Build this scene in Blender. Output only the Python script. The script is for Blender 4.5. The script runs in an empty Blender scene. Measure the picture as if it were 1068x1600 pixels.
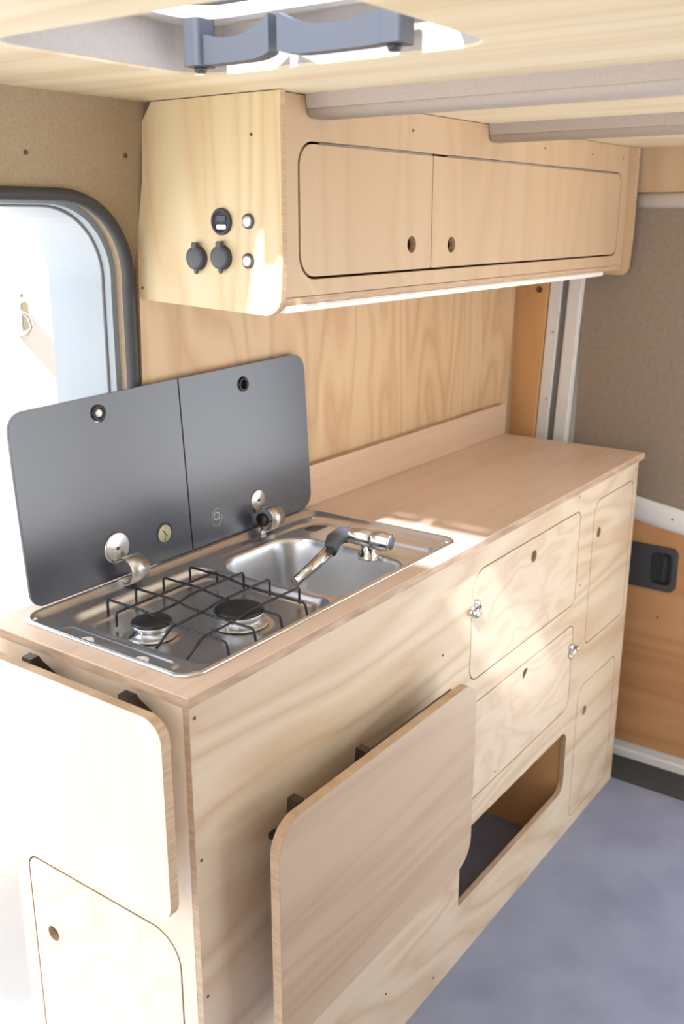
import bpy, bmesh, math, random
from mathutils import Vector, Matrix
from mathutils.geometry import tessellate_polygon

# ------------------------------------------------------------------ camera
sc = bpy.context.scene
C = sc.collection
YAW, PITCH = 0.6236, -0.2906
cam_data = bpy.data.cameras.new('camera')
cam = bpy.data.objects.new('camera', cam_data)
C.objects.link(cam)
cam.location = (-0.7538, -0.7696, 1.4433)
fwd = Vector((math.cos(PITCH)*math.cos(YAW), math.cos(PITCH)*math.sin(YAW), math.sin(PITCH)))
cam.rotation_euler = fwd.to_track_quat('-Z', 'Y').to_euler()
cam_data.sensor_fit = 'VERTICAL'
cam_data.sensor_height = 36.0
cam_data.sensor_width = 24.03
cam_data.lens = 1529.6/1600*36.0
cam_data.clip_start = 0.02
cam_data.dof.use_dof = True
cam_data.dof.focus_distance = 1.45
cam_data.dof.aperture_fstop = 5.6
sc.camera = cam

# ------------------------------------------------------------------ light
world = bpy.data.worlds.new('sky')
sc.world = world
world.use_nodes = True
wn = world.node_tree
bg = wn.nodes['Background']
bg.inputs['Color'].default_value = (0.90, 0.95, 1.0, 1)
bg.inputs['Strength'].default_value = 2.4

sun_data = bpy.data.lights.new('sun', 'SUN')
sun_data.energy = 12.0
sun_data.angle = math.radians(1.6)
sun_data.color = (1.0, 0.95, 0.88)
sun = bpy.data.objects.new('sun', sun_data)
C.objects.link(sun)
sun.location = (-3, -1, 4)
sun.rotation_euler = Vector((0.84, 0.22, -1.0)).to_track_quat('-Z', 'Y').to_euler()

sc.view_settings.view_transform = 'Standard'
sc.view_settings.look = 'None'
sc.view_settings.gamma = 1
sc.view_settings.use_curve_mapping = False
sc.view_settings.exposure = 0.4

# ------------------------------------------------------------------ materials
TINT = {'pine_ceiling': (1.226, 1.422, 1.906), 'carpet_lining': (0.919, 1.132, 1.163), 'pine_end_panel': (0.857, 0.97, 1.214), 'overhead_birch': (0.779, 0.868, 1.03), 'pine_wall_panel': (0.936, 1.152, 1.513), 'carpet_door': (1.093, 1.223, 1.333), 'worktop_birch': (1.197, 1.489, 2.107), 'upstand_birch': (1.024, 1.178, 1.561), 'birch_front': (0.755, 0.752, 0.773), 'birch_front_figured': (1.595, 1.399, 1.471), 'laminated_birch': (0.677, 0.702, 0.736), 'grey_lino': (0.679, 0.816, 1.146), 'door_pine': (1.034, 1.23, 1.552), 'varnished_pine': (1.257, 1.591, 2.183), 'carpet_rib': (1.02, 1.138, 1.294), 'plywood_edge': (1, 1, 1), 'birch_side': (1.136, 1.172, 1.302)}
def lin(r, g, b):
    f = lambda c: ((c/255+0.055)/1.055)**2.4 if c/255 > 0.04045 else c/255/12.92
    return (f(r), f(g), f(b), 1)

def base_mat(name, col, rough=0.5, metal=0.0, **kw):
    m = bpy.data.materials.new(name)
    m.use_nodes = True
    b = m.node_tree.nodes['Principled BSDF']
    b.inputs['Base Color'].default_value = col
    b.inputs['Roughness'].default_value = rough
    b.inputs['Metallic'].default_value = metal
    for k, v in kw.items():
        b.inputs[k.replace('_', ' ')].default_value = v
    return m

def noise_mat(name, c1, c2, scale=30, rough=0.6, metal=0.0, detail=4, stretch=(1, 1, 1), bump=0.0, lo=0.35, hi=0.65):
    k = TINT.get(name, (1, 1, 1))
    c1 = tuple(min(c1[i]*k[i], 0.86) for i in range(3))+(1,)
    c2 = tuple(min(c2[i]*k[i], 0.86) for i in range(3))+(1,)
    m = base_mat(name, c1, rough, metal)
    nt = m.node_tree; N = nt.nodes; L = nt.links; b = N['Principled BSDF']
    tc = N.new('ShaderNodeTexCoord'); mp = N.new('ShaderNodeMapping')
    mp.inputs['Scale'].default_value = stretch
    n = N.new('ShaderNodeTexNoise'); n.inputs['Scale'].default_value = scale; n.inputs['Detail'].default_value = detail
    r = N.new('ShaderNodeValToRGB')
    r.color_ramp.elements[0].position = lo; r.color_ramp.elements[1].position = hi
    r.color_ramp.elements[0].color = c1; r.color_ramp.elements[1].color = c2
    L.new(tc.outputs['Object'], mp.inputs['Vector']); L.new(mp.outputs['Vector'], n.inputs['Vector'])
    L.new(n.outputs['Fac'], r.inputs['Fac']); L.new(r.outputs['Color'], b.inputs['Base Color'])
    if bump:
        bp = N.new('ShaderNodeBump'); bp.inputs['Strength'].default_value = bump; bp.inputs['Distance'].default_value = 0.001
        L.new(n.outputs['Fac'], bp.inputs['Height']); L.new(bp.outputs['Normal'], b.inputs['Normal'])
    return m

def wood(name, light, dark, grain='x', figure=3.0, rings=9.0, ring_amt=0.5, fibre_amt=0.3, blotch=0.3, rough=0.45, long=0.16, seed=0.0):
    """rotary-cut plywood: stretched noise contour lines give cathedral figure, fine fibres on top"""
    k = TINT.get(name.replace('_figured', ''), (1, 1, 1))
    q = min(1.0, 0.86/max(light[i]*k[i] for i in range(3)))
    light = tuple(light[i]*k[i]*q for i in range(3))+(1,)
    dark = tuple(dark[i]*k[i]*q for i in range(3))+(1,)
    m = base_mat(name, light, rough)
    nt = m.node_tree; N = nt.nodes; L = nt.links; b = N['Principled BSDF']
    tc = N.new('ShaderNodeTexCoord')
    def mapping(s_long, s_cross):
        mp = N.new('ShaderNodeMapping')
        s = {'x': (s_long, s_cross, s_cross), 'y': (s_cross, s_long, s_cross), 'z': (s_cross, s_cross, s_long)}[grain]
        mp.inputs['Scale'].default_value = s
        mp.inputs['Location'].default_value = (seed, seed*1.7, seed*0.6)
        L.new(tc.outputs['Object'], mp.inputs['Vector'])
        return mp
    def math_(op, a, bb):
        n = N.new('ShaderNodeMath'); n.operation = op
        for i, v in enumerate((a, bb)):
            if isinstance(v, (int, float)): n.inputs[i].default_value = v
            elif v is not None: L.new(v, n.inputs[i])
        return n.outputs[0]
    m1 = mapping(long*figure, figure)
    n1 = N.new('ShaderNodeTexNoise'); n1.inputs['Scale'].default_value = 1.0; n1.inputs['Detail'].default_value = 2.5
    n1.inputs['Roughness'].default_value = 0.45; n1.inputs['Distortion'].default_value = 0.35
    L.new(m1.outputs['Vector'], n1.inputs['Vector'])
    ring = math_('PINGPONG', math_('MULTIPLY', n1.outputs['Fac'], rings), 0.5)
    ring = math_('POWER', math_('MULTIPLY', ring, 2.0), 1.6)
    m2 = mapping(4.0, 90.0)
    n2 = N.new('ShaderNodeTexNoise'); n2.inputs['Scale'].default_value = 1.0; n2.inputs['Detail'].default_value = 3
    L.new(m2.outputs['Vector'], n2.inputs['Vector'])
    m3 = mapping(1.2, 5.0)
    n3 = N.new('ShaderNodeTexNoise'); n3.inputs['Scale'].default_value = 1.0; n3.inputs['Detail'].default_value = 2
    L.new(m3.outputs['Vector'], n3.inputs['Vector'])
    t = math_('MULTIPLY', ring, ring_amt)
    t = math_('ADD', t, math_('MULTIPLY', math_('SUBTRACT', n2.outputs['Fac'], 0.5), fibre_amt*2))
    t = math_('ADD', t, math_('MULTIPLY', math_('SUBTRACT', n3.outputs['Fac'], 0.45), blotch*2))
    cl = N.new('ShaderNodeClamp'); L.new(t, cl.inputs['Value'])
    mx = N.new('ShaderNodeMix'); mx.data_type = 'RGBA'
    mx.inputs[6].default_value = light; mx.inputs[7].default_value = dark
    L.new(cl.outputs[0], mx.inputs[0]); L.new(mx.outputs[2], b.inputs['Base Color'])
    bp = N.new('ShaderNodeBump'); bp.inputs['Strength'].default_value = 0.08; bp.inputs['Distance'].default_value = 0.0006
    L.new(n2.outputs['Fac'], bp.inputs['Height']); L.new(bp.outputs['Normal'], b.inputs['Normal'])
    return m

M = {}
M['front'] = wood('birch_front', lin(238, 218, 188), lin(204, 166, 122), 'x', 4.2, 13, 0.55, 0.20, 0.35, long=0.2, seed=3.1)
M['front2'] = wood('birch_front_figured', lin(238, 218, 190), lin(208, 174, 134), 'x', 9.0, 8, 0.45, 0.20, 0.32, long=0.45, seed=1.2)
M['side'] = wood('birch_side', lin(236, 218, 190), lin(216, 186, 148), 'x', 4.0, 8, 0.3, 0.10, 0.25, seed=5.3)
M['table'] = wood('laminated_birch', lin(222, 192, 160), lin(186, 148, 116), 'x', 9.0, 6, 0.35, 0.30, 0.5, rough=0.4, long=0.08, seed=2.0)
M['table_left'] = wood('laminated_birch_pale', lin(240, 226, 210), lin(222, 200, 176), 'z', 6.0, 5, 0.22, 0.18, 0.3, rough=0.4, seed=2.6)
M['worktop'] = wood('worktop_birch', lin(212, 172, 134), lin(178, 134, 98), 'x', 7.0, 5, 0.20, 0.30, 0.4, rough=0.38, long=0.12, seed=4.0)
M['splash'] = wood('upstand_birch', lin(222, 180, 136), lin(192, 146, 104), 'x', 6.0, 5, 0.2, 0.3, 0.3, long=0.1, seed=7.0)
M['panel'] = wood('pine_wall_panel', lin(226, 176, 122), lin(190, 132, 78), 'z', 6.0, 10, 0.5, 0.14, 0.3, long=0.2, seed=8.4)
M['orange'] = wood('varnished_pine', lin(206, 142, 82), lin(170, 106, 58), 'z', 3.0, 5, 0.3, 0.12, 0.3, seed=9.0)
M['door_ply'] = wood('door_pine', lin(196, 136, 84), lin(160, 100, 56), 'y', 5.0, 7, 0.4, 0.1, 0.4, seed=6.0)
M['overhead'] = wood('overhead_birch', lin(228, 188, 142), lin(204, 156, 108), 'z', 5.0, 7, 0.32, 0.14, 0.3, long=0.2, seed=2.2)
M['pine_end'] = wood('pine_end_panel', lin(244, 212, 156), lin(222, 172, 108), 'z', 5.5, 8, 0.5, 0.12, 0.45, long=0.12, seed=1.9)
M['ceiling'] = wood('pine_ceiling', lin(240, 212, 160), lin(216, 176, 116), 'y', 8.0, 6, 0.5, 0.16, 0.5, long=0.06, seed=5.5)
M['edge'] = noise_mat('plywood_edge', lin(208, 180, 150), lin(178, 148, 120), 40, 0.6, stretch=(0.6, 0.6, 6), lo=0.3, hi=0.75)
M['edge_dark'] = noise_mat('worktop_edge', lin(196, 168, 142), lin(150, 122, 100), 14, 0.6, stretch=(1, 1, 5), lo=0.3, hi=0.75)
M['felt'] = noise_mat('carpet_lining', lin(181, 147, 121), lin(172, 138, 112), 260, 0.95, bump=0.3)
M['felt_door'] = noise_mat('carpet_door', lin(146, 124, 106), lin(138, 117, 99), 90, 0.95, bump=0.3)
M['felt_rib'] = noise_mat('carpet_rib', lin(191, 171, 153), lin(185, 165, 147), 260, 0.9, bump=0.3)
M['floor'] = noise_mat('grey_lino', lin(150, 146, 152), lin(172, 167, 168), 7, 0.42, detail=8, bump=0.05, lo=0.3, hi=0.7)
M['steel'] = base_mat('stainless', (0.74, 0.76, 0.80, 1), 0.30, 1.0)
M['chrome'] = base_mat('chrome', (0.75, 0.74, 0.73, 1), 0.14, 1.0)
M['brushed'] = base_mat('brushed_nickel', (0.72, 0.70, 0.67, 1), 0.34, 1.0)
M['glass_lid'] = base_mat('black_glass', lin(60, 64, 77), 0.27, 0.0, IOR=1.9)
M['black'] = base_mat('black_enamel', lin(34, 34, 40), 0.3)
M['rubber'] = base_mat('black_rubber', lin(62, 60, 62), 0.6)
M['grey_plastic'] = base_mat('grey_plastic', lin(84, 86, 92), 0.5)
M['dark_plastic'] = base_mat('dark_plastic', lin(66, 66, 72), 0.45)
M['recess'] = base_mat('recess_plastic', lin(48, 50, 54), 0.5)
M['white_paint'] = base_mat('white_paint', lin(232, 230, 228), 0.35)
M['shade_grey'] = base_mat('shade_grey_paint', lin(158, 166, 174), 0.35)  # shade on the white jamb put into its colour; roller shares the grey
M['grey_seal'] = base_mat('grey_seal', lin(128, 128, 130), 0.6)
M['mat'] = noise_mat('dark_threshold', lin(58, 60, 64), lin(74, 76, 80), 200, 0.9, bump=0.5)
M['paper'] = base_mat('cream_label', lin(206, 196, 166), 0.5)
M['screw'] = base_mat('dark_screw', lin(96, 76, 58), 0.5)
M['alu'] = base_mat('aluminium', (0.85, 0.84, 0.83, 1), 0.4, 1.0)
M['hinge_metal'] = base_mat('dull_hinge_metal', lin(150, 138, 126), 0.6, 0.5)
M['led'] = base_mat('frosted_diffuser', lin(240, 236, 232), 0.5)
M['ground'] = base_mat('pale_ground', lin(205, 206, 208), 0.8)
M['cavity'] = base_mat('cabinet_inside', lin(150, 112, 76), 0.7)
g = bpy.data.materials.new('skylight_pane'); g.use_nodes = True
gn = g.node_tree; gn.nodes.clear()
go = gn.nodes.new('ShaderNodeOutputMaterial'); gm = gn.nodes.new('ShaderNodeMixShader')
gt = gn.nodes.new('ShaderNodeBsdfTransparent'); gg = gn.nodes.new('ShaderNodeBsdfGlossy')
gt.inputs['Color'].default_value = (0.80, 0.85, 0.92, 1); gg.inputs['Roughness'].default_value = 0.05
gm.inputs[0].default_value = 0.06
gn.links.new(gt.outputs[0], gm.inputs[1]); gn.links.new(gg.outputs[0], gm.inputs[2]); gn.links.new(gm.outputs[0], go.inputs['Surface'])
M['pane'] = g

# ------------------------------------------------------------------ mesh helpers
def rrect(u0, v0, u1, v1, r, n=8):
    """rounded rectangle, counter-clockwise; r a number or four (bl, br, tr, tl)"""
    rs = [r]*4 if isinstance(r, (int, float)) else list(r)
    out = []
    for (cu, cv, a0), q in zip(((u0, v0, 180), (u1, v0, 270), (u1, v1, 0), (u0, v1, 90)), rs):
        su = 1 if cu == u0 else -1; sv = 1 if cv == v0 else -1
        if q <= 0: out.append((cu, cv)); continue
        for i in range(n+1):
            a = math.radians(a0 + 90*i/n)
            out.append((cu+su*q+q*math.cos(a), cv+sv*q+q*math.sin(a)))
    return out

def circ(cu, cv, r, n=24):
    return [(cu+r*math.cos(2*math.pi*i/n), cv+r*math.sin(2*math.pi*i/n)) for i in range(n)]

def plane(kind, w0):
    """maps (u, v, w) with w measured from w0 to the world"""
    if kind == 'xz': return lambda u, v, w: (u, w0+w, v)        # front faces: depth along y
    if kind == 'yz': return lambda u, v, w: (w0+w, u, v)        # end faces: depth along x
    if kind == 'xy': return lambda u, v, w: (u, v, w0+w)

def plate(bm, outer, holes, mp, t, edge_idx=1, bevel=0.0, face_idx=0):
    loops = [outer]+list(holes)
    flat = [p for l in loops for p in l]
    tris = tessellate_polygon([[Vector((p[0], p[1], 0)) for p in l] for l in loops])
    front = [bm.verts.new(mp(p[0], p[1], 0)) for p in flat]
    back = [bm.verts.new(mp(p[0], p[1], t)) for p in flat]
    fs = []
    for a, b_, c in tris:
        for vs in ((front[a], front[b_], front[c]), (back[c], back[b_], back[a])):
            try: f = bm.faces.new(vs); f.material_index = face_idx; fs.append(f)
            except ValueError: pass
    k = 0; rims = []
    for l in loops:
        n = len(l)
        for i in range(n):
            a, b_ = k+i, k+(i+1) % n
            f = bm.faces.new((front[a], front[b_], back[b_], back[a])); f.material_index = edge_idx; rims.append(f)
        k += n
    bm.normal_update()
    bmesh.ops.recalc_face_normals(bm, faces=fs+rims)
    if bevel:
        es = set()
        for f in rims:
            for e in f.edges:
                lf = e.link_faces
                if len(lf) == 2 and sum(1 for q in lf if q in fs or q.material_index == face_idx and q not in rims) == 1: es.add(e)
        bmesh.ops.bevel(bm, geom=list(es), offset=bevel, segments=2, affect='EDGES', clamp_overlap=True)

def box(bm, x0, y0, z0, x1, y1, z1, bevel=0.0, mi=0, seg=2):
    r = bmesh.ops.create_cube(bm, size=1.0)
    for v in r['verts']:
        v.co = Vector(((x0+x1)/2+v.co.x*(x1-x0), (y0+y1)/2+v.co.y*(y1-y0), (z0+z1)/2+v.co.z*(z1-z0)))
    fs = {f for v in r['verts'] for f in v.link_faces}
    for f in fs: f.material_index = mi
    if bevel:
        es = {e for f in fs for e in f.edges}
        bmesh.ops.bevel(bm, geom=list(es), offset=bevel, segments=seg, affect='EDGES', clamp_overlap=True)

def lathe(bm, prof, origin, axis='z', n=32, mi=0, flip=1):
    """prof: list of (radius, height) about origin along axis (a letter or a vector)"""
    if isinstance(axis, str): ax = {'x': Vector((1, 0, 0)), 'y': Vector((0, 1, 0)), 'z': Vector((0, 0, 1))}[axis]*flip
    else: ax = Vector(axis).normalized()
    q = Vector((0, 0, 1)).rotation_difference(ax)
    o = Vector(origin); rings = []
    for r, h in prof:
        if r < 1e-6: rings.append([bm.verts.new(o+q @ Vector((0, 0, h)))])
        else: rings.append([bm.verts.new(o+q @ Vector((r*math.cos(2*math.pi*i/n), r*math.sin(2*math.pi*i/n), h))) for i in range(n)])
    for a, b_ in zip(rings, rings[1:]):
        for i in range(n):
            j = (i+1) % n
            if len(a) == 1 and len(b_) == 1: continue
            if len(a) == 1: f = bm.faces.new((a[0], b_[i], b_[j]))
            elif len(b_) == 1: f = bm.faces.new((a[i], a[j], b_[0]))
            else: f = bm.faces.new((a[i], a[j], b_[j], b_[i]))
            f.material_index = mi; f.smooth = True

def tube(bm, pts, rad, n=12, mi=0, closed=False, fillet=0.0):
    P = [Vector(p) for p in pts]
    if fillet:
        Q = [P[0]]
        for a, b_, c in zip(P, P[1:], P[2:]):
            d1 = (a-b_); d2 = (c-b_); k = min(fillet, d1.length*0.49, d2.length*0.49)
            s = b_+d1.normalized()*k; e = b_+d2.normalized()*k
            for i in range(6):
                t = i/5; Q.append((1-t)**2*s+2*t*(1-t)*b_+t*t*e)
        Q.append(P[-1]); P = Q
    rs = rad if isinstance(rad, (list, tuple)) else [rad]*len(P)
    if len(rs) != len(P): rs = [rs[0]+(rs[-1]-rs[0])*i/(len(P)-1) for i in range(len(P))]
    rings = []; up = None
    for i, p in enumerate(P):
        if closed: t = (P[(i+1) % len(P)]-P[i-1]).normalized()
        else: t = (P[min(i+1, len(P)-1)]-P[max(i-1, 0)]).normalized()
        if up is None:
            up = Vector((0, 0, 1)) if abs(t.z) < 0.9 else Vector((1, 0, 0))
        s = t.cross(up).normalized(); up = s.cross(t).normalized()
        rings.append([bm.verts.new(p+rs[i]*(math.cos(2*math.pi*k/n)*s+math.sin(2*math.pi*k/n)*up)) for k in range(n)])
    m = len(rings)
    for i in range(m if closed else m-1):
        a, b_ = rings[i], rings[(i+1) % m]
        for k in range(n):
            f = bm.faces.new((a[k], a[(k+1) % n], b_[(k+1) % n], b_[k])); f.smooth = True; f.material_index = mi
    if not closed:
        for r, s in ((rings[0], -1), (rings[-1], 1)):
            f = bm.faces.new(r); f.material_index = mi

def sweep(bm, path, prof, frame, closed=False, mi=0, smooth=True):
    """prof (a, b) points swept along path; frame(i) returns the two axes"""
    rings = []
    for i, p in enumerate(path):
        A, B = frame(i)
        rings.append([bm.verts.new(Vector(p)+a*A+b_*B) for a, b_ in prof])
    m = len(rings)
    for i in range(m if closed else m-1):
        a, b_ = rings[i], rings[(i+1) % m]
        for k in range(len(prof)):
            f = bm.faces.new((a[k], a[(k+1) % len(prof)], b_[(k+1) % len(prof)], b_[k])); f.smooth = smooth; f.material_index = mi
    bmesh.ops.recalc_face_normals(bm, faces=bm.faces[:])

def world_loc(o):
    l = Vector((0, 0, 0))
    while o: l += o.location; o = o.parent
    return l

def obj(name, bm, mats, parent=None, origin=None, smooth=False):
    """links bm (world coordinates) as ONE mesh object with its origin at origin"""
    me = bpy.data.meshes.new(name)
    pl = world_loc(parent) if parent else Vector((0, 0, 0))
    if origin is None: origin = pl if parent else Vector((0, 0, 0))
    origin = Vector(origin)
    bmesh.ops.translate(bm, verts=bm.verts[:], vec=-origin)
    if smooth:
        for f in bm.faces: f.smooth = True
    bm.normal_update()
    bmesh.ops.recalc_face_normals(bm, faces=bm.faces[:])
    bm.to_mesh(me); bm.free()
    for m in (mats if isinstance(mats, (list, tuple)) else [mats]):
        me.materials.append(M[m] if isinstance(m, str) else m)
    o = bpy.data.objects.new(name, me); C.objects.link(o)
    if parent: o.parent = parent
    o.location = origin-pl
    return o

def tag(o, label=None, cat=None, group=None, kind=None):
    if label: o['label'] = label
    if cat: o['category'] = cat
    if group: o['group'] = group
    if kind: o['kind'] = kind
    return o

def thing(name, label, cat, loc, group=None):
    o = bpy.data.objects.new(name, None); C.objects.link(o)
    o.location = loc; o.empty_display_size = 0.05
    return tag(o, label, cat, group)

def B(): return bmesh.new()

def screw(parent, pos, axis, r=0.0028):
    bm = B(); lathe(bm, [(r, 0), (r, 0.0007), (r*0.6, 0.0009), (0, 0.0004)], pos, axis, 12)
    return obj('screw', bm, 'screw', parent, origin=pos)

# ------------------------------------------------------------------ dimensions
CX, CH, TT = 1.556, 0.884, 0.9      # unit length, unit height, worktop surface
CD = 0.388
ZC = 1.607                          # ceiling
XD = 1.68                           # rear door plane
WY = 0.402                          # side wall plane

# ------------------------------------------------------------------ setting
bm = B(); box(bm, -1.25, -1.3, -0.03, XD-0.02, 0.44, 0)
tag(obj('floor', bm, 'floor'), kind='structure')
bm = B(); box(bm, -8, -8, -0.42, 8, 8, -0.38)
tag(obj('ground', bm, 'ground'), kind='structure')

# ceiling with the hatch hole
bm = B()
hatch = rrect(-0.122, -0.285, 0.186, 0.118, 0.05)
plate(bm, [(-1.25, -1.3), (1.76, -1.3), (1.76, 0.37), (-1.25, 0.37)], [hatch], plane('xy', ZC), 0.05, edge_idx=0)
tag(obj('ceiling', bm, 'ceiling'), kind='structure')

# felt ribs across the ceiling
def rib(name, x0, x1, y0, y1, drop):
    bm = B()
    prof = [(x0, ZC), (x0+0.004, ZC-drop+0.012)]
    for i in range(7):
        a = math.radians(180+90*i/6); prof.append((x0+0.016+0.012*math.cos(a), ZC-drop+0.012+0.012*math.sin(a)))
    for i in range(7):
        a = math.radians(270+90*i/6); prof.append((x1-0.016+0.012*math.cos(a), ZC-drop+0.012+0.012*math.sin(a)))
    prof.append((x1, ZC))
    va = [bm.verts.new((x, y0, z)) for x, z in prof]; vb = [bm.verts.new((x, y1, z)) for x, z in prof]
    n = len(prof)
    for i in range(n):
        f = bm.faces.new((va[i], va[(i+1) % n], vb[(i+1) % n], vb[i])); f.smooth = (1 < i < n-2)
    bm.faces.new(va); bm.faces.new(vb)
    return tag(obj(name, bm, 'felt_rib'), kind='structure')
rib('trim_1', 0.388, 0.452, -1.3, 0.1135, 0.030)
rib('trim_2', 0.925, 0.985, -1.3, 0.1135, 0.030)

# side wall with the rounded door opening; leans in above 1.3 m
def lean(z): return 0.0 if z < 1.3 else -(z-1.3)*0.13
def opening(grow, n=12):
    x1, zt, r = 0.298+grow, 1.474+grow, 0.13+grow
    pts = [(x1-0.012, 0.0), (x1, 0.9), (x1, zt-r)]
    for i in range(1, n+1):
        a = math.radians(90*i/n); pts.append((x1-r+r*math.cos(a), zt-r+r*math.sin(a)))
    pts.append((-1.19, zt))
    return pts
bm = B()
op = opening(0, 16)
low = [(1.74, 1.30), (1.74, 0.0), (0.286, 0.0), op[1], (op[2][0], 1.30)]
high = [(op[2][0], 1.30)]+op[2:]+[(-1.19, 1.64), (1.74, 1.64), (1.74, 1.30)]
plate(bm, low, [], plane('xz', WY), 0.035, edge_idx=0)
plate(bm, high, [], plane('xz', WY), 0.035, edge_idx=0)
for v in bm.verts: v.co.y += lean(v.co.z)
tag(obj('wall_left', bm, 'felt'), kind='structure')

# opposite wall with the open sliding-door hole
bm = B()
plate(bm, [(-1.25, 0), (1.74, 0), (1.74, 1.64), (-1.25, 1.64)], [[(0.50, 0.03), (1.50, 0.03), (1.50, 1.52), (0.50, 1.52)]], plane('xz', -1.335), 0.035, edge_idx=0)
tag(obj('wall_right', bm, 'felt'), kind='structure')

# unseen lining behind the photographer; its opening is added to brighten end panel, ceiling
bm = B()
plate(bm, [(-1.335, 0.0), (0.44, 0.0), (0.44, 1.64), (-1.335, 1.64)], [rrect(-1.2, 0.8, 0.3, 1.54, 0.05)], plane('yz', -1.30), 0.05, edge_idx=0)
tag(obj('wall_back', bm, 'felt_rib'), kind='structure')

# door opening: rubber seal, jamb
d1 = thing('door_1', None, None, (0.29, WY, 0)); d1['kind'] = 'structure'
bm = B()
path = [(x, WY-0.006+lean(z), z) for x, z in opening(0.002, 16)]
def frame_for(path):
    def fr(i):
        a = Vector(path[max(i-1, 0)]); b_ = Vector(path[min(i+1, len(path)-1)])
        t = (b_-a).normalized(); nrm = Vector((t.z, 0, -t.x)); return nrm, Vector((0, 1, 0))
    return fr
seal_prof = [(0.009*math.cos(math.radians(a))*(1.0), 0.011*math.sin(math.radians(a))) for a in range(0, 360, 30)]
sweep(bm, path, seal_prof, frame_for(path))
obj('door_seal', bm, 'rubber', d1)
bm = B()
path = [(x, WY+0.02+lean(z), z) for x, z in opening(-0.006, 16)]
sweep(bm, path, [(0.006, 0), (-0.004, 0), (-0.005, 0.012), (-0.002, 0.016), (-0.002, 0.150), (0.006, 0.150)], frame_for(path), smooth=False)
obj('door_jamb', bm, 'shade_grey', d1)
bm = B()
path = [(x, WY+0.036+lean(z), z) for x, z in opening(-0.012, 16)]
sweep(bm, path, [(0.0025*math.cos(math.radians(a)), 0.0025*math.sin(math.radians(a))) for a in range(0, 360, 45)], frame_for(path))
obj('seal_lip', bm, 'grey_seal', d1)

# white outer door panel standing open outside, with its latch and top roller
d2 = thing('door_2', None, None, (0.1, 0.78, 0)); d2['kind'] = 'structure'
bm = B(); plate(bm, rrect(-1.3, -0.25, 0.80, 1.62, 0.08), [rrect(-0.9, 0.98, 0.34, 1.50, 0.07)], plane('xz', 0.86), 0.04, edge_idx=0, bevel=0.006)
obj('door_panel', bm, 'white_paint', d2)
bm = B()
lx, ly, lz = 0.438, 0.84, 1.262
box(bm, lx-0.006, ly-0.004, lz-0.034, lx+0.012, ly+0.02, lz+0.03, 0.003)
tube(bm, [(lx-0.024, ly-0.006, lz+0.016), (lx-0.004, ly-0.018, lz+0.006), (lx+0.004, ly-0.018, lz-0.02), (lx-0.010, ly-0.006, lz-0.03)], 0.0035, fillet=0.006)
lathe(bm, [(0, -0.004), (0.006, -0.003), (0.007, 0.004), (0, 0.005)], (lx-0.006, ly-0.008, lz+0.044), 'y', 16)
obj('door_latch', bm, 'chrome', d2)
bm = B()
hx, hy, hz = 0.525, 0.835, 1.472
box(bm, hx-0.016, hy, hz-0.006, hx+0.022, hy+0.02, hz+0.03, 0.004)
lathe(bm, [(0, -0.01), (0.010, -0.009), (0.012, 0), (0.012, 0.012), (0, 0.012)], (hx-0.005, hy-0.004, hz-0.012), 'y', 20)
tube(bm, [(hx+0.006, hy, hz-0.004), (hx+0.034, hy, hz+0.02)], 0.004)
obj('door_roller', bm, 'shade_grey', d2)

# rear doors at the far end
d3 = thing('door_3', None, None, (XD, -0.3, 0)); d3['kind'] = 'structure'
bm = B(); box(bm, XD+0.012, -0.46, -0.02, XD+0.05, 0.40, 1.64)
obj('door_panel', bm, 'white_paint', d3)
bm = B()       # felt upper lining, lower edge sloping down to the right of the photo
plate(bm, [(0.222, 0.80), (0.222, 1.47), (-0.44, 1.47), (-0.44, 0.708), (-0.30, 0.715), (-0.082, 0.737), (0.0, 0.752), (0.08, 0.766)], [], plane('yz', XD), 0.012, edge_idx=0)
obj('felt_panel', bm, 'felt_door', d3)
bm = B()       # pressed white frame between felt and plywood
path = [(XD+0.004, y, z) for y, z in ((0.22, 0.768), (0.12, 0.742), (0.04, 0.724), (-0.03, 0.713), (-0.09, 0.704), (-0.2, 0.688), (-0.3, 0.682), (-0.45, 0.677))]
prof = [(-0.036, 0.004), (-0.032, -0.006), (-0.018, -0.010), (0.012, -0.012), (0.028, -0.008), (0.036, 0.004)]
sweep(bm, path, prof, lambda i: (Vector((0, 0, 1)), Vector((1, 0, 0))))
obj('door_frame', bm, 'white_paint', d3)
bm = B()       # plywood lower lining with the handle hole
plate(bm, [(0.222, 0.05), (0.222, 0.735), (0.04, 0.700), (-0.09, 0.680), (-0.2, 0.664), (-0.44, 0.656), (-0.44, 0.05)], [rrect(-0.070, 0.526, 0.055, 0.615, 0.012)], plane('yz', XD), 0.012, edge_idx=1)
obj('wood_panel', bm, ['door_ply', 'edge'], d3)
bm = B()
plate(bm, rrect(-0.084, 0.513, 0.075, 0.632, 0.018), [rrect(-0.072, 0.530, -0.014, 0.617, 0.016)], plane('yz', XD-0.008), 0.012, edge_idx=0, bevel=0.002)
h = obj('door_handle', bm, 'dark_plastic', d3); h['label'] = 'dark grey plastic inside door handle'
bm = B(); box(bm, XD+0.006, -0.074, 0.528, XD+0.011, -0.012, 0.619)
obj('handle_recess', bm, 'recess', h)
bm = B(); box(bm, XD-0.006, -0.058, 0.536, XD+0.006, -0.044, 0.612, 0.004)
obj('handle_lever', bm, 'recess', h)
bm = B(); box(bm, XD-0.006, -0.46, 0.0, XD+0.012, 0.25, 0.030, 0.005)
obj('door_sill', bm, 'white_paint', d3)
screw(d3, (XD-0.0005, -0.045, 0.435), (-1, 0, 0)); screw(d3, (XD-0.007, -0.06, 0.71), (-1, 0, 0))

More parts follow.
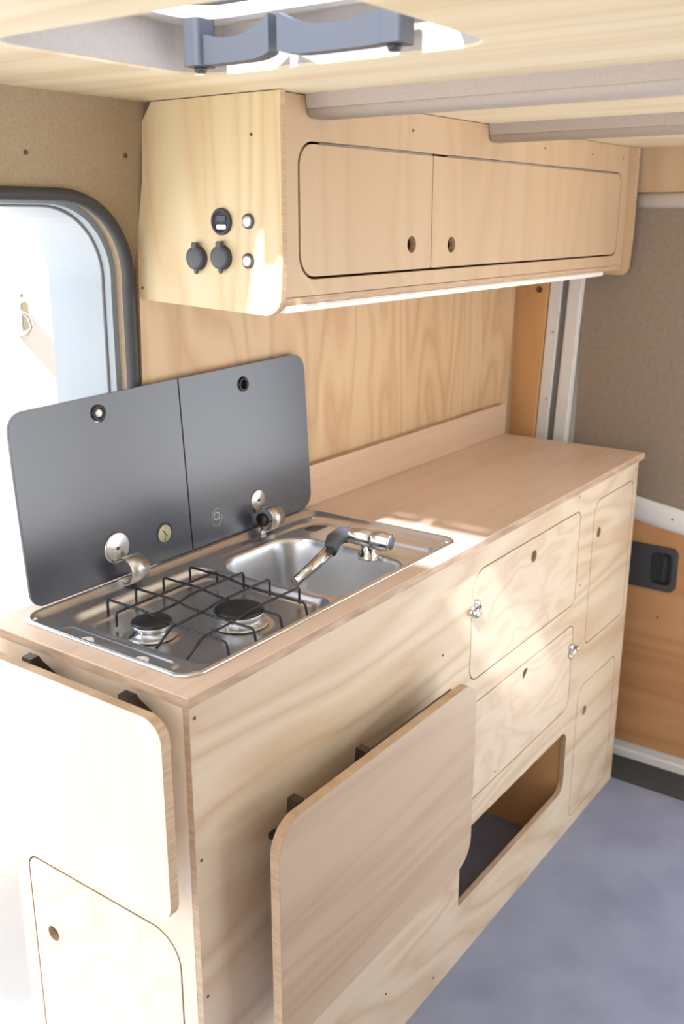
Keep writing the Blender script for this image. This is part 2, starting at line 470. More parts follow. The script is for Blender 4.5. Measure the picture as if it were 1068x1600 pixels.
bm = B(); box(bm, XD-0.004, -1.3, 1.505, XD+0.02, 0.31, ZC+0.02)          # ply header above the rear door
tag(obj('trim_3', bm, 'overhead'), kind='structure')
bm = B()                                                                   # white curved rail below it
prof = [(XD+0.004, 1.466)]
for i in range(9):
    a = math.radians(-70+140*i/8); prof.append((XD-0.002-0.012*math.cos(a), 1.485+0.017*math.sin(a)))
prof.append((XD+0.004, 1.506))
va = [bm.verts.new((x, -1.3, z)) for x, z in prof]; vb = [bm.verts.new((x, 0.26, z)) for x, z in prof]
for i in range(len(prof)-1):
    bm.faces.new((va[i], va[i+1], vb[i+1], vb[i])).smooth = True
bm.faces.new(va); bm.faces.new(vb)
tag(obj('trim_4', bm, 'white_paint'), kind='structure')

# rear pillar strips: white, rubber, pale, white  (slightly leaning outwards towards the floor)
def strip(name, ya, yb, mat, x0, x1, bev=0.003):
    bm = B(); box(bm, x0, ya, 0.0, x1, yb, 1.50, bev)
    for v in bm.verts: v.co.y += (1.29-v.co.z)*0.045
    return tag(obj(name, bm, mat), kind='structure')
strip('trim_5', 0.2765, 0.310, 'white_paint', XD-0.010, XD+0.010)
strip('trim_6', 0.2605, 0.2775, 'grey_seal', XD-0.004, XD+0.010)
strip('trim_7', 0.2200, 0.2600, 'white_paint', XD-0.012, XD+0.010, 0.005)
for z in (1.16, 0.985):
    screw(bpy.data.objects['trim_5'], (XD-0.0105, 0.289+(1.29-z)*0.045, z), (-1, 0, 0), 0.0022)
bm = B(); box(bm, 1.560, -1.3, 0.0, 1.567+0.115, 0.3, 0.004)
tag(obj('trim_8', bm, 'mat'), kind='structure')

# ------------------------------------------------------------------ wall panels
bm = B()
plate(bm, [(0.300, 0.86), (1.598, 0.86), (1.628, 1.40), (0.318, 1.40)], [], plane('xz', 0.384), 0.014)
wp = tag(obj('wall_panel', bm, ['panel', 'edge'], origin=(0.95, 0.384, 0.9)), 'large warm pine plywood panel on the side wall behind the worktop', 'wall panel')
bm = B()
box(bm, XD-0.018, 0.312, 0.86, XD-0.006, 0.400, 1.40)
for v in bm.verts: v.co.y += (1.29-v.co.z)*0.045
pp = tag(obj('wall_panel', bm, 'orange', origin=(XD-0.012, 0.35, 0.9)), 'narrow orange-brown plywood panel beside the white rear door pillar', 'wall panel')
bm = B(); lathe(bm, [(0.008, 0), (0.008, 0.003), (0.004, 0.003), (0.004, 0.001), (0, 0.001)], (XD-0.018, 0.335, 1.268), 'x', 16, flip=-1)
obj('hole_plug', bm, 'screw', pp)
for x, z in ((0.118, 1.528), (0.292, 1.532)):
    bm = B(); y = WY+lean(z); lathe(bm, [(0.0032, 0), (0.0032, 0.001), (0, 0.0012)], (x, y-0.0005, z), 'y', 12, flip=-1)
    obj('rivet', bm, 'screw', bpy.data.objects['wall_left'])

# ------------------------------------------------------------------ kitchen unit
ku = thing('kitchen_unit', 'long pale birch plywood kitchen cabinet under the worktop', 'cabinet', (0.78, 0.19, 0))
G = 0.0024
D = dict(flap=(0.717, 0.6185, 1.207, 0.838, (0.03, 0.02, 0.02, 0.045)),
         low=(0.560, 0.357, 1.213, 0.5695, (0.03, 0.03, 0.022, 0.03)),
         rtop=(1.286, 0.487, 1.533, 0.838, (0.022, 0.022, 0.022, 0.035)),
         rbot=(1.268, 0.030, 1.512, 0.383, (0.022, 0.022, 0.03, 0.035)))
bm = B()
holes = [rrect(a, b_, c, d, r) for a, b_, c, d, r in D.values()]
holes.append(rrect(0.710, 0.134, 1.216, 0.298, (0.006, 0.028, 0.028, 0.006)))
plate(bm, [(0.0, 0.0), (CX, 0.0), (CX, CH), (0.0, CH)], holes, plane('xz', 0.0), 0.012, bevel=0.0006)
obj('front_panel', bm, ['front', 'edge'], ku)

def inset(r4, g): return tuple(max(q-g, 0.002) for q in r4)
def unit_door(key, hole, mat, parent):
    a, b_, c, d, r = D[key]
    bm = B()
    plate(bm, rrect(a+G, b_+G, c-G, d-G, inset(r, G)), [circ(hole[0], hole[1], 0.0125)], plane('xz', 0.0), 0.012, bevel=0.0006)
    return obj('door', bm, [mat, 'edge'], parent)
d_flap = unit_door('flap', (0.974, 0.797), 'front2', ku)
d_low = unit_door('low', (0.965, 0.542), 'front2', ku)
d_rt = unit_door('rtop', (1.323, 0.756), 'front', ku)
d_rb = unit_door('rbot', (1.319, 0.305), 'front', ku)
# carcass boards behind the openings
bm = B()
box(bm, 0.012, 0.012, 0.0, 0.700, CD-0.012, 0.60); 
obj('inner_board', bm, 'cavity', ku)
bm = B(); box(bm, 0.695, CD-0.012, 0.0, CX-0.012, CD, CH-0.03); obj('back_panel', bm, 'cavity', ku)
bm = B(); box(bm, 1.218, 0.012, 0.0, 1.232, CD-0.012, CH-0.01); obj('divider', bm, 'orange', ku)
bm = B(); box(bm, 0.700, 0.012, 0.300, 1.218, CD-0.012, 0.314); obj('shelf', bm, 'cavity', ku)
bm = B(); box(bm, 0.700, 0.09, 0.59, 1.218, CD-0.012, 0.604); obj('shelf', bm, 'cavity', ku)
bm = B(); box(bm, CX-0.012, 0.012, 0.0, CX, CD, CH); obj('side_panel', bm, ['front', 'edge'], ku)
# left end panel with its own door
LD = (0.037, 0.04, 0.357, 0.5275, (0.04, 0.03, 0.022, 0.05))
def yrect(y0, z0, y1, z1, r): return rrect(y0, z0, y1, z1, r)
bm = B()
plate(bm, [(0.010, 0.0), (CD, 0.0), (CD, CH), (0.010, CH)], [yrect(LD[0], LD[1], LD[2], LD[3], (0.03, 0.03, 0.022, 0.050))], plane('yz', -0.0005), 0.0115, bevel=0.0006)
obj('side_panel', bm, ['side', 'edge'], ku)
bm = B()
plate(bm, yrect(LD[0]+G, LD[1]+G, LD[2]-G, LD[3]-G, (0.028, 0.028, 0.020, 0.048)), [circ(0.312, 0.402, 0.0125)], plane('yz', -0.0005), 0.0115, bevel=0.0006)
obj('door', bm, ['side', 'edge'], ku)
# catches: small bright double-wing clips
def catch(door, x, z, sx):
    bm = B()
    box(bm, x-0.012, -0.004, z-0.006, x+0.012, 0.0, z+0.006, 0.0015)
    for s in (-1, 1):
        lathe(bm, [(0.0055, 0), (0.0055, 0.003), (0.003, 0.0045), (0, 0.0045)], (x+sx*0.008, -0.001, z+s*0.008), 'y', 16, flip=-1)
    lathe(bm, [(0.005, 0), (0.004, 0.005), (0, 0.006)], (x-sx*0.010, -0.003, z), 'y', 16, flip=-1)
    tube(bm, [(x-0.012, -0.006, z-0.004), (x+0.010, -0.006, z+0.004)], 0.002)
    for v in bm.verts: v.co = Vector((x, 0, z))+(v.co-Vector((x, 0, z)))*1.35
    obj('catch', bm, 'chrome', door, origin=(x, 0, z))
catch(d_flap, 0.722, 0.765, 1)
catch(d_low, 1.211, 0.505, -1)
for p in ((0.009, 0.862), (0.009, 0.66), (0.009, 0.448), (1.19, 0.872), (1.232, 0.655), (0.843, 0.374), (0.616, 0.716), (1.54, 0.86), (0.45, 0.12), (0.62, 0.03)):
    screw(ku, (p[0], -0.0003, p[1]), (0, -1, 0), 0.0022)

# ------------------------------------------------------------------ worktop, upstand
bm = B()
plate(bm, [(-0.012, -0.012), (CX+0.004, -0.012), (CX+0.004, 0.384), (-0.012, 0.384)], [rrect(0.030, 0.030, 0.688, 0.342, 0.02)], plane('xy', CH+0.0005), TT-CH-0.0005, bevel=0.0012)
tag(obj('worktop', bm, ['worktop', 'edge_dark'], origin=(0.78, 0.19, CH)), 'long birch plywood worktop with the steel hob and sink set in it', 'worktop')
bm = B()
plate(bm, rrect(0.30, TT+0.0003, 1.562, 0.9815, (0, 0, 0.018, 0.0)), [], plane('xz', 0.3655), 0.0175, bevel=0.001)
tag(obj('upstand', bm, ['splash', 'edge'], origin=(0.93, 0.3655, TT)), 'low birch strip standing along the back of the worktop', 'upstand')

# ------------------------------------------------------------------ hob and sink
hs = thing('hob_sink', 'stainless steel two-burner hob and sink with raised dark glass lids', 'hob and sink', (0.358, 0.186, TT))
SX0, SY0, SX1, SY1 = 0.020, 0.019, 0.698, 0.353
def sd(x, y, x0, y0, x1, y1, r):
    qx = abs(x-(x0+x1)/2)-(x1-x0)/2+r; qy = abs(y-(y0+y1)/2)-(y1-y0)/2+r
    return math.hypot(max(qx, 0), max(qy, 0))+min(max(qx, qy), 0)-r
def ss(d, w):
    t = min(max((-d)/w, 0), 1); return t*t*(3-2*t)
BUR = [(0.121, 0.188, 0.026, 0.0), (0.226, 0.118, 0.034, 0.0)]
def height(x, y):
    d0 = sd(x, y, SX0, SY0, SX1, SY1, 0.032)
    z = 0.0035*math.exp(-((d0+0.004)/0.0035)**2)
    z -= 0.006*ss(d0+0.006, 0.014)
    dk = sd(x, y, 0.031, 0.070, 0.058, 0.285, 0.013)                            # knob strip with a raised ridge
    z += 0.0026*math.exp(-(dk/0.0022)**2)*(1 if x > 0.045 else 0.4)
    z -= 0.011*ss(sd(x, y, 0.070, 0.036, 0.352, 0.315, 0.03), 0.012)             # hob well
    db = sd(x, y, 0.082, 0.052, 0.338, 0.285, 0.022)
    z += 0.002*math.exp(-(db/0.003)**2)-0.003*ss(db, 0.006)
    z -= 0.004*ss(sd(x, y, 0.346, 0.024, 0.664, 0.322, 0.055), 0.012)            # sink step
    de = sd(x, y, 0.360, 0.030, 0.572, 0.300, 0.060)
    z += 0.002*math.exp(-((de-0.003)/0.003)**2)-0.100*ss(de, 0.024)              # bowl
    dl = sd(x, y, 0.586, 0.030, 0.650, 0.135, 0.012)
    z += 0.002*math.exp(-((dl-0.002)/0.003)**2)-0.006*ss(dl, 0.008)              # ledge
    for bx, by, br, _ in BUR:
        dd = math.hypot(x-bx, y-by)-br-0.018
        z += 0.004*ss(dd, 0.016)
    return z
bm = B()
NX, NY = 270, 134
grid = {}
for i in range(NX+1):
    for j in range(NY+1):
        x = SX0+(SX1-SX0)*i/NX; y = SY0+(SY1-SY0)*j/NY
        # pull the outer grid on to the rounded outline
        d = sd(x, y, SX0, SY0, SX1, SY1, 0.030)
        if d > 0:
            cx = min(max(x, SX0+0.03), SX1-0.03); cy = min(max(y, SY0+0.03), SY1-0.03)
            k = 0.03/max(math.hypot(x-cx, y-cy), 1e-6); x = cx+(x-cx)*k; y = cy+(y-cy)*k
        grid[i, j] = bm.verts.new((x, y, TT+0.0012+height(x, y)))
for i in range(NX):
    for j in range(NY):
        vs = (grid[i, j], grid[i+1, j], grid[i+1, j+1], grid[i, j+1])
        try: f = bm.faces.new(vs); f.smooth = True
        except ValueError: pass
bmesh.ops.remove_doubles(bm, verts=bm.verts[:], dist=1e-5)
bmesh.ops.dissolve_degenerate(bm, edges=bm.edges[:], dist=1e-6)
tray = obj('tray', bm, 'steel', hs)
# rolled rim
bm = B()
rp = rrect(SX0+0.001, SY0+0.001, SX1-0.001, SY1-0.001, 0.030, 10)
tube(bm, [(x, y, TT+0.0018) for x, y in rp], 0.0024, 8, closed=True)
obj('rim', bm, 'chrome', tray)
for x, y in ((0.037, 0.226), (0.037, 0.120)):
    bm = B(); zz = TT+height(x, y)+0.0006
    lathe(bm, [(0.0100, -0.001), (0.0100, 0.0012), (0.008, 0.0020), (0, 0.0020)], (x, y, zz), 'z', 24)  # plain white disc lying on the knob strip
    o = obj('white_disc', bm, 'led', tray); o['label'] = 'small white disc on the knob strip'
for x, y in ((0.036, 0.335), (0.046, 0.033), (0.680, 0.036), (0.672, 0.325)):
    bm = B(); zz = TT+0.0015+height(x, y)
    lathe(bm, [(0.0045, 0), (0.0045, 0.0012), (0.002, 0.0012), (0.0015, 0), (0, 0)], (x, y, zz), 'z', 16)
    obj('screw', bm, 'brushed', tray)
bm = B(); zz = TT+0.0012+height(0.463, 0.15)
lathe(bm, [(0.024, 0.0), (0.024, 0.002), (0.018, 0.0025), (0.015, 0.0), (0, -0.001)], (0.463, 0.15, zz), 'z', 28)
obj('drain', bm, 'chrome', tray)
bm = B()
plate(bm, rrect(0.612, 0.275, 0.668, 0.302, 0.009), [], plane('xy', TT+height(0.64, 0.29)+0.0008), 0.0012)
obj('vent_slot', bm, 'dark_plastic', tray)
# burners
for bx, by, br, _ in BUR:
    bm = B(); zb = TT+0.0012+height(bx, by)
    lathe(bm, [(br+0.010, 0.0), (br+0.006, 0.003), (br-0.002, 0.004), (br-0.002, 0.010), (br+0.001, 0.011), (br+0.001, 0.017), (0, 0.017)], (bx, by, zb), 'z', 40)
    bo = obj('burner', bm, 'steel', hs, origin=(bx, by, zb))
    bm = B()
    lathe(bm, [(br+0.002, 0.017), (br+0.003, 0.0195), (br-0.001, 0.022), (br-0.010, 0.0235), (0, 0.0235)], (bx, by, zb), 'z', 40)
    obj('burner_cap', bm, 'black', bo, origin=(bx, by, zb))
    bm = B(); tube(bm, [(bx-br-0.004, by-0.012, zb), (bx-br-0.004, by-0.012, zb+0.017)], 0.0013, 8)
    obj('flame_sensor', bm, 'chrome', bo)
# pan support: wires with turned-down feet
ZT, ZF = TT+0.013, TT-0.014
WR = 0.0019
yR, yF, xL, xR = 0.284, 0.052, 0.088, 0.328
wires = []
for x in (0.126, 0.181, 0.238, 0.296):
    wires.append([(x, yR, ZF), (x, yR, ZT), (x, yR-0.075, ZT), (x+0.004, yR-0.105, ZT-0.007), (x, yR-0.15, ZT-0.007), (x, yF, ZT-0.007), (x, yF-0.004, ZF)])
for k, y in enumerate((0.199, 0.146, 0.088)):
    wires.append([(xR, y, ZF), (xR, y, ZT), (xR-0.115, y, ZT), (xR-0.140, y+0.004, ZT-0.007), (xL+0.03, y, ZT-0.007), (xL, y, ZF)])
wires.append([(xR-0.01, 0.246, ZF), (xR-0.01, 0.246, ZT-0.006), (xL+0.02, 0.246, ZT-0.006), (xL+0.02, 0.246, ZF)])
bm = B()
for w in wires: tube(bm, w, WR, 8, fillet=0.006)
tag(obj('pan_support', bm, 'black', origin=(0.21, 0.168, TT-0.014)), 'black wire pan support standing over the two gas burners', 'pan support')

# tap: chrome body lying along the ledge, grey elbow, folded spout
tp = obj('tap', (lambda b: (lathe(b, [(0.017, -0.012), (0.017, -0.004), (0.013, -0.001), (0.012, 0.020), (0, 0.022)], (0.556, 0.118, TT), 'z', 28), b)[1])(B()), 'chrome', hs, origin=(0.556, 0.118, TT))
bm = B()
A0 = Vector((0.545, 0.150, TT+0.028)); A1 = Vector((0.553, 0.070, TT+0.025)); ax = (A1-A0).normalized()
lathe(bm, [(0, 0), (0.0145, 0.001), (0.0150, 0.004), (0.0150, 0.042), (0.0135, 0.043), (0.0135, 0.047), (0, 0.047)], A0, ax, 32)
obj('tap_body', bm, 'chrome', tp)
bm = B()
L_ = (A1-A0).length
lathe(bm, [(0.0165, 0.047), (0.0170, 0.049), (0.0170, 0.066), (0.0155, 0.068), (0.0150, L_-0.002), (0.0135, L_), (0, L_)], A0, ax, 32)
obj('tap_knob', bm, 'chrome', tp)
bm = B()
lathe(bm, [(0, L_+0.0003), (0.0115, L_+0.0003), (0.0115, L_+0.0013), (0, L_+0.0013)], A0, ax, 28)
obj('knob_cap', bm, 'grey_plastic', tp)
bm = B()
tube(bm, [A0+Vector((0.000, -0.006, 0.0)), (0.535, 0.158, TT+0.028), (0.508, 0.155, TT+0.026), (0.478, 0.140, TT+0.018)], [0.0135, 0.0145, 0.0140, 0.0115], 20)
o = obj('tap_elbow', bm, 'grey_plastic', tp, smooth=True); o['label'] = 'dark grey plastic elbow'
bm = B()
tube(bm, [(0.484, 0.143, TT+0.0195), (0.440, 0.144, TT+0.004), (0.392, 0.147, TT-0.013)], [0.0105, 0.0098, 0.0090], 20)
obj('spout', bm, 'chrome', tp)

# glass lids standing open, leaning back a little
def lid_y(z): return 0.3555+(z-0.905)*0.05
for k, (x0, x1, rr, zt0, zt1) in enumerate(((0.049, 0.3765, (0.022, 0.0, 0.0, 0.028), 1.188, 1.196), (0.3785, 0.709, (0.0, 0.03, 0.030, 0.0), 1.196, 1.203))):
    bm = B()
    poly = rrect(x0, 0.9045, x1, 1.190, rr)
    kh = (0.208, 1.160) if k == 0 else (0.534, 1.160)
    plate(bm, poly, [circ(kh[0], kh[1], 0.011)], plane('xz', 0.0), 0.005, edge_idx=0, bevel=0.0006)
    for v in bm.verts:
        v.co.y += lid_y(v.co.z)
        if v.co.z > 1.1: v.co.z += zt0-1.190+(zt1-zt0)*(v.co.x-x0)/(x1-x0)
        v.co.x -= (v.co.z-0.905)*0.010
    ld = obj('lid', bm, 'glass_lid', hs, origin=((x0+x1)/2, 0.3555, 0.9045))
    # grip ring in the hole
    bm = B(); kz = kh[1]+0.006; kx = kh[0]-0.003; ky = lid_y(kz)
    lathe(bm, [(0.0125, 0.0), (0.0125, 0.0025), (0.0085, 0.003), (0.0078, -0.006), (0.0125, -0.006), (0.0125, 0)], (kx, ky-0.0005, kz), 'y', 28, flip=-1)
    kn = obj('grip_ring', bm, 'black', ld)
    if k == 0:
        bm = B(); lathe(bm, [(0, -0.006), (0.0072, -0.006), (0.0075, 0.001), (0.005, 0.0035), (0, 0.004)], (kx, ky-0.0005, kz), 'y', 24, flip=-1)
        obj('magnet', bm, 'alu', kn)
    # hinge: round plate and curled steel strap
    hx = 0.214 if k == 0 else 0.551
    zd = 0.953; yd = lid_y(zd); rd = 0.0250 if k == 0 else 0.0190
    bm = B(); lathe(bm, [(0, 0.0022), (0.002, 0.0022), (0.0035, 0.0016), (rd-0.002, 0.0016), (rd, 0.0006), (rd, 0)], (hx, yd-0.0003, zd), 'y', 36, flip=-1)
    hg = obj('hinge', bm, 'brushed', ld)
    bm = B(); lathe(bm, [(0, 0.0032), (0.0028, 0.003), (0.0028, 0.0018)], (hx, yd-0.0003, zd), 'y', 16, flip=-1)
    obj('hinge_screw', bm, 'dark_plastic', hg)
    bm = B()
    cy, cz, cr = yd-0.0245, 0.9215, 0.0220
    w = 0.036 if k == 0 else 0.032
    xs0, xs1 = hx-0.012, hx-0.012+w
    ring = []
    for q in range(30):
        a = math.radians(25+q*10.0)          # opens towards the lid at the top
        ring.append((cy+cr*math.cos(a), cz+cr*math.sin(a), a))
    vs = []
    for y_, z_, a in ring:
        iy, iz = cy+(cr-0.0022)*math.cos(a), cz+(cr-0.0022)*math.sin(a)
        vs.append([bm.verts.new((xs0, y_, z_)), bm.verts.new((xs1, y_, z_)), bm.verts.new((xs1, iy, iz)), bm.verts.new((xs0, iy, iz))])
    for a, b_ in zip(vs, vs[1:]):
        for q in range(4):
            f = bm.faces.new((a[q], a[(q+1) % 4], b_[(q+1) % 4], b_[q])); f.smooth = q in (0, 2)
    bm.faces.new(vs[0]); bm.faces.new(vs[-1])
    box(bm, xs0+0.004, yd-0.0045, 0.930, xs0+0.016, yd-0.001, 0.950, 0.0008)
    obj('hinge_strap', bm, 'brushed', hg)
    if k == 1:
        bm = B(); lathe(bm, [(0, -0.002), (0.0115, -0.002), (0.0125, 0.0), (0.0125, 0.006), (0, 0.006)], (xs0+0.001, cy+0.003, cz), 'x', 24, flip=-1)
        obj('hinge_damper', bm, 'black', hg)
        bm = B(); lathe(bm, [(0, -0.002), (0.006, -0.001), (0.006, 0.006), (0, 0.007)], (hx-0.014, cy+0.004, 0.899), 'y', 18, flip=-1)
        obj('hinge_stop', bm, 'brushed', hg)
    # safety label / printed ring
    if k == 0:
        bm = B(); yl = lid_y(0.950)
        lathe(bm, [(0, 0.0006), (0.0145, 0.0006), (0.0145, 0)], (0.316, yl-0.0003, 0.950), 'y', 32, flip=-1)
        lb = obj('label_disc', bm, 'paper', ld); lb['label'] = 'round cream warning sticker'
        bm = B()
        tube(bm, [(0.316+0.0165*math.cos(a*math.pi/18), yl-0.0006, 0.950+0.0175*math.sin(a*math.pi/18)) for a in range(36)], 0.0006, 6, closed=True)
        tube(bm, [(0.3105, yl-0.0013, 0.957), (0.3165, yl-0.0013, 0.950), (0.3215, yl-0.0013, 0.9445)], 0.0008, 6)
        tube(bm, [(0.3165, yl-0.0013, 0.963), (0.3155, yl-0.0013, 0.938)], 0.0005, 6)
        obj('label_print', bm, 'dark_plastic', lb)
    else:
        bm = B(); yl = lid_y(0.946)
        tube(bm, [(0.440+0.0125*math.cos(a*math.pi/18), yl-0.0004, 0.947+0.016*math.sin(a*math.pi/18)) for a in range(36)], 0.0005, 6, closed=True)
        plate(bm, rrect(0.433, 0.943, 0.447, 0.956, 0.004), [rrect(0.4345, 0.9445, 0.4455, 0.9545, 0.003)], plane('xz', yl-0.0006), 0.0006)
        obj('label_print', bm, 'brushed', ld)

# ------------------------------------------------------------------ folding tables
def bracket(parent, pos, axis):
    """dark metal drop-leaf hinge end: a short square tube sloping from the unit to the board"""
    x, y, z = pos
    bm = B()
    if axis == 'front':
        plate(bm, [(-0.0535, z-0.060), (-0.0535, z+0.017), (-0.036, z+0.018), (-0.034, z-0.004), (-0.038, z-0.046), (-0.0005, z-0.052), (-0.0005, z-0.060)], [], plane('yz', x-0.008), 0.016, edge_idx=0, bevel=0.001)
    else:
        plate(bm, [(-0.0395, z-0.04), (-0.0395, z+0.014), (-0.026, z+0.015), (-0.021, z+0.006), (-0.0015, z-0.020), (-0.0015, z-0.04)], [], plane('xz', y-0.010), 0.020, edge_idx=0, bevel=0.001)
    b_ = obj('bracket', bm, 'bracket', parent, origin=pos)
    return b_
M['bracket'] = base_mat('dark_bronze_metal', lin(70, 58, 52), 0.4, 0.6)
ft = thing('folding_table', 'larger birch table leaf hanging folded on the long front of the cabinet', 'folding table', (0.346, -0.063, 0.33), 'folded table leaves')
bm = B()
plate(bm, rrect(0.080, 0.333, 0.616, 0.692, 0.046, 10), [], plane('xz', -0.070), 0.016, bevel=0.002)
obj('board', bm, ['table', 'edge'], ft)
for x in (0.147, 0.308): bracket(ft, (x, 0, 0.678), 'front')
bm = B()
box(bm, 0.325, -0.054, 0.640, 0.560, -0.0475, 0.6895, 0.001)
obj('gap_shade_strip', bm, 'bracket', ft)  # added dark strip standing in for the shaded gap behind the board
ft2 = thing('folding_table', 'smaller pale table leaf hanging folded on the left end of the cabinet', 'folding table', (-0.047, 0.17, 0.60), 'folded table leaves')
bm = B()
plate(bm, rrect(-0.008, 0.604, 0.385, 0.885, 0.030, 10), [], plane('yz', -0.055), 0.015, bevel=0.002)
obj('board', bm, ['table_left', 'edge'], ft2)
for y in (0.256, 0.071): bracket(ft2, (0, y, 0.876), 'side')

# ------------------------------------------------------------------ overhead cabinet
OY = 0.115; OX0, OX1 = 0.334, 1.640
oc = thing('overhead_cabinet', 'long birch overhead cabinet with two lift-up doors under the ceiling', 'cabinet', (0.98, 0.24, 1.31))
def endp(x, y_front, rad):
    prof = [(y_front+0.008, 1.312+0.0), (0.402, 1.329-0.004), (0.404, 1.345), (0.372, 1.50), (0.366, 1.58), (0.345, ZC-0.001), (y_front, ZC-0.001), (y_front, 1.40)]
    out = []
    for i in range(7):
        a = math.radians(180+85*i/6)
        out.append((y_front+0.004+rad+rad*math.cos(a), 1.312+rad+rad*math.sin(a)))
    return out+prof[1:]
bm = B(); plate(bm, endp(0.322, 0.104, 0.030), [], plane('yz', 0.322), 0.012, bevel=0.0012)
ep = obj('end_panel', bm, ['pine_end', 'edge'], oc); ep['label'] = 'yellowish pine end panel carrying the sockets and switches'
bm = B(); plate(bm, endp(1.640, 0.094, 0.022), [], plane('yz', OX1), 0.014, bevel=0.0012)
obj('end_panel', bm, ['overhead', 'edge'], oc)
OD = [(0.376, 1.3635, 0.7345, 1.5440, (0.032, 0.004, 0.002, 0.030)), (0.7365, 1.3635, 1.597, 1.5440, (0.004, 0.024, 0.024, 0.002))]
bm = B()
outline = [(OX0, 1.337), (OX1, 1.337), (OX1, ZC-0.001), (OX0, ZC-0.001)]
plate(bm, outline, [rrect(0.376-0.0042, 1.3597, 1.6005, 1.5475, (0.036, 0.026, 0.026, 0.034))], plane('xz', OY), 0.012, bevel=0.0006)
obj('front_panel', bm, ['overhead', 'edge'], oc)
for (a, b_, c, d, r), (hx, hz) in zip(OD, ((0.673, 1.4035), (0.805, 1.4005))):
    bm = B(); plate(bm, rrect(a, b_, c, d, r), [circ(hx, hz, 0.0135)], plane('xz', OY), 0.012, bevel=0.0006)
    dr = obj('door', bm, ['overhead', 'edge'], oc)
    bm = B(); xa = a+0.045 if a < 0.5 else a+0.045
    tube(bm, [(xa, OY+0.001, 1.5455), (c-(0.004 if a < 0.5 else 0.03), OY+0.001, 1.5455)], 0.0024, 10)
    obj('hinge', bm, 'hinge_metal', dr)
bm = B(); box(bm, OX0, OY+0.001, 1.325, OX1, 0.385, 1.3365)
obj('bottom_panel', bm, ['overhead'], oc)
bm = B(); box(bm, OX0, OY+0.030, 1.337, OX1, 0.37, 1.347); obj('shelf', bm, 'cavity', oc)
bm = B(); box(bm, OX0, OY+0.06, 1.347, OX1, 0.07+OY, 1.58); obj('inner_board', bm, 'cavity', oc)
bm = B(); box(bm, OX0+0.001, OY-0.004, 1.316, 1.52, OY+0.014, 1.326, 0.002)
o = obj('light_strip', bm, 'led', oc); o['label'] = 'white light strip along the lower front edge'
bm = B(); box(bm, OX0+0.001, OY-0.001, 1.3265, 1.57, OY+0.003, 1.336, 0.0005)
obj('lower_rail', bm, 'edge', oc)
for x in (0.409, 0.67, 0.945, 1.168, 1.413, 1.60): screw(oc, (x, OY-0.0003, 1.579), (0, -1, 0), 0.0022)
for y, z in ((0.392, 1.355), (0.383, 1.342), (0.155, 1.553)): screw(oc, (0.3217, y, z), (-1, 0, 0), 0.0022)
# sockets and switches on the end panel
def socket(y, z, kind):
    x = 0.322
    if kind == 'lid':
        bm = B(); lathe(bm, [(0.0175, 0), (0.0175, 0.004), (0.0165, 0.005), (0, 0.005)], (x, y, z), 'x', 32, flip=-1)
        s = obj('power_socket', bm, 'dark_plastic', ep, origin=(x, y, z))
        bm = B(); lathe(bm, [(0.0155, 0.005), (0.0165, 0.006), (0.0160, 0.0095), (0.012, 0.0105), (0, 0.0108)], (x, y, z), 'x', 32, flip=-1)
        box(bm, x-0.010, y-0.006, z+0.012, x-0.003, y+0.006, z+0.0225, 0.0015)
        box(bm, x-0.008, y-0.004, z-0.0225, x-0.004, y+0.004, z-0.013, 0.0015)
        obj('socket_cover', bm, 'grey_plastic', s)
    elif kind == 'usb':
        bm = B(); lathe(bm, [(0.0185, 0), (0.0185, 0.004), (0.0165, 0.006), (0.0145, 0.005), (0.0145, 0.002), (0, 0.002)], (x, y, z), 'x', 32, flip=-1)
        s = obj('voltage_meter', bm, 'dark_plastic', ep, origin=(x, y, z)); s['label'] = 'round glossy meter with a small grey display'
        bm = B(); plate(bm, rrect(y-0.008, z+0.001, y+0.008, z+0.008, 0.0015), [], plane('yz', x-0.0032), 0.001)
        obj('display', bm, 'grey_plastic', s)
        bm = B(); plate(bm, rrect(y-0.009, z-0.0105, y+0.009, z-0.004, 0.002), [], plane('yz', x-0.0032), 0.001)
        obj('display', bm, 'alu', s)
    else:
        bm = B(); lathe(bm, [(0.0105, 0), (0.0105, 0.002), (0.009, 0.003), (0.0075, 0.003)], (x, y, z), 'x', 28, flip=-1)
        s = obj('push_switch', bm, 'grey_plastic', ep, origin=(x, y, z))
        bm = B(); lathe(bm, [(0.0075, 0.002), (0.0073, 0.0045), (0.006, 0.005), (0, 0.0046)], (x, y, z), 'x', 24, flip=-1)
        obj('button', bm, 'alu', s)
socket(0.213, 1.440, 'usb'); socket(0.164, 1.4405, 'switch')
socket(0.262, 1.389, 'lid'); socket(0.214, 1.391, 'lid'); socket(0.166, 1.387, 'switch')

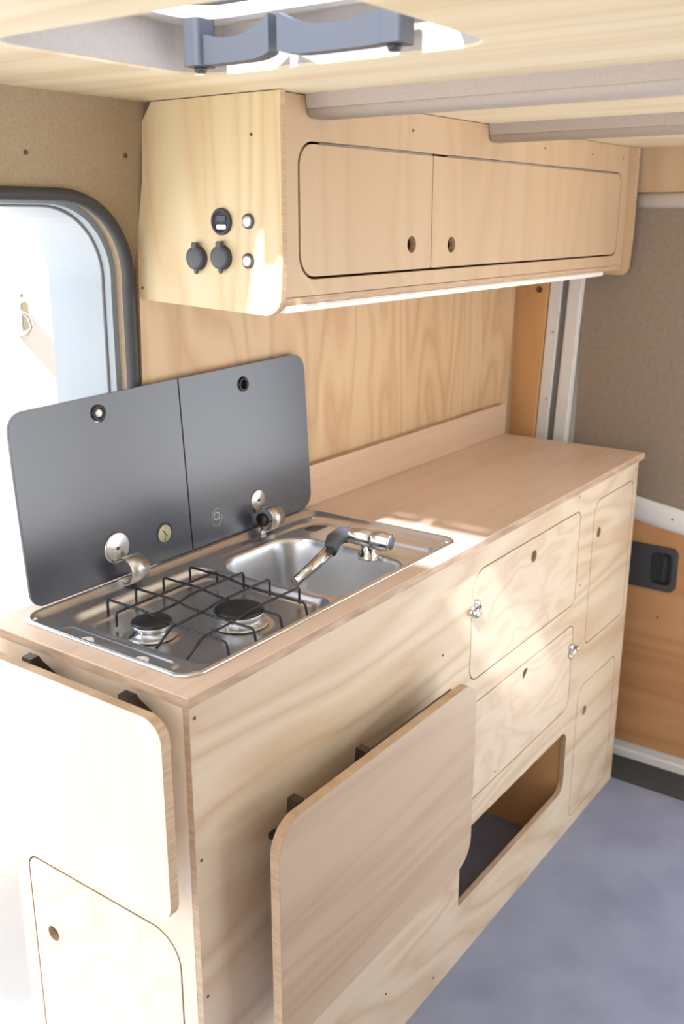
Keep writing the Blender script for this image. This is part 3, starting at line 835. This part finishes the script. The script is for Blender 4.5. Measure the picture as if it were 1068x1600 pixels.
# ------------------------------------------------------------------ roof hatch
rh = thing('roof_hatch', 'clear roof hatch with two grey latch handles in the pine ceiling', 'skylight', (0.03, -0.08, ZC))
bm = B()
plate(bm, rrect(-0.135, -0.298, 0.199, 0.131, 0.058), [rrect(-0.1215, -0.2845, 0.1855, 0.1175, 0.05)], plane('xy', ZC+0.003), 0.050, edge_idx=0)
obj('reveal', bm, 'felt_rib', rh)
bm = B()
plate(bm, rrect(-0.150, -0.313, 0.214, 0.146, 0.06), [rrect(-0.100, -0.262, 0.163, 0.095, 0.045)], plane('xy', ZC+0.055), 0.014, edge_idx=0, bevel=0.003)
obj('frame', bm, 'white_paint', rh)
bm = B()
rp = rrect(-0.108, -0.270, 0.171, 0.103, 0.05, 10)
tube(bm, [(x, y, ZC+0.074) for x, y in rp], 0.004, 8, closed=True)
obj('gasket', bm, 'rubber', rh)
bm = B(); plate(bm, rrect(-0.140, -0.303, 0.204, 0.136, 0.06), [], plane('xy', ZC+0.079), 0.004, edge_idx=0)
obj('pane', bm, 'pane', rh)
def handle(y0, y1, tall_first):
    """crescent latch bar along the frame: a tall pivot block at one end, an upturned tip at the other"""
    zt, zb = ZC+0.050, ZC+0.004
    n = 16; up = []; lo = []
    for i in range(n+1):
        t = i/n; y = y0+(y1-y0)*t
        q = 4*(t-0.5)**2
        up.append((y, zb+0.026+0.018*q**1.2)); lo.append((y, zb+0.006*q**2.5))
    bm = B(); plate(bm, up+lo[::-1], [], plane('yz', 0.138), 0.018, edge_idx=0, bevel=0.002)
    h = obj('handle', bm, 'grey_plastic', rh, origin=(0.145, (y0+y1)/2, zb))
    yb, sg = (y0, -1) if tall_first else (y1, 1)
    ya, yc = sorted((yb-sg*0.003, yb+sg*0.021))
    bm = B(); plate(bm, rrect(0.128, ya, 0.160, yc, 0.005, 5), [], plane('xy', zb-0.001), zt+0.004-zb, edge_idx=0, bevel=0.002)
    obj('pivot', bm, 'grey_plastic', h)
    bm = B(); lathe(bm, [(0, -0.006), (0.006, -0.006), (0.0075, -0.002), (0.0075, 0.0), (0, 0.0)], (0.143, yb+sg*0.011, zb-0.001), 'z', 18)
    obj('knob', bm, 'dark_plastic', h)
handle(0.086, -0.030, True)
handle(-0.042, -0.200, False)
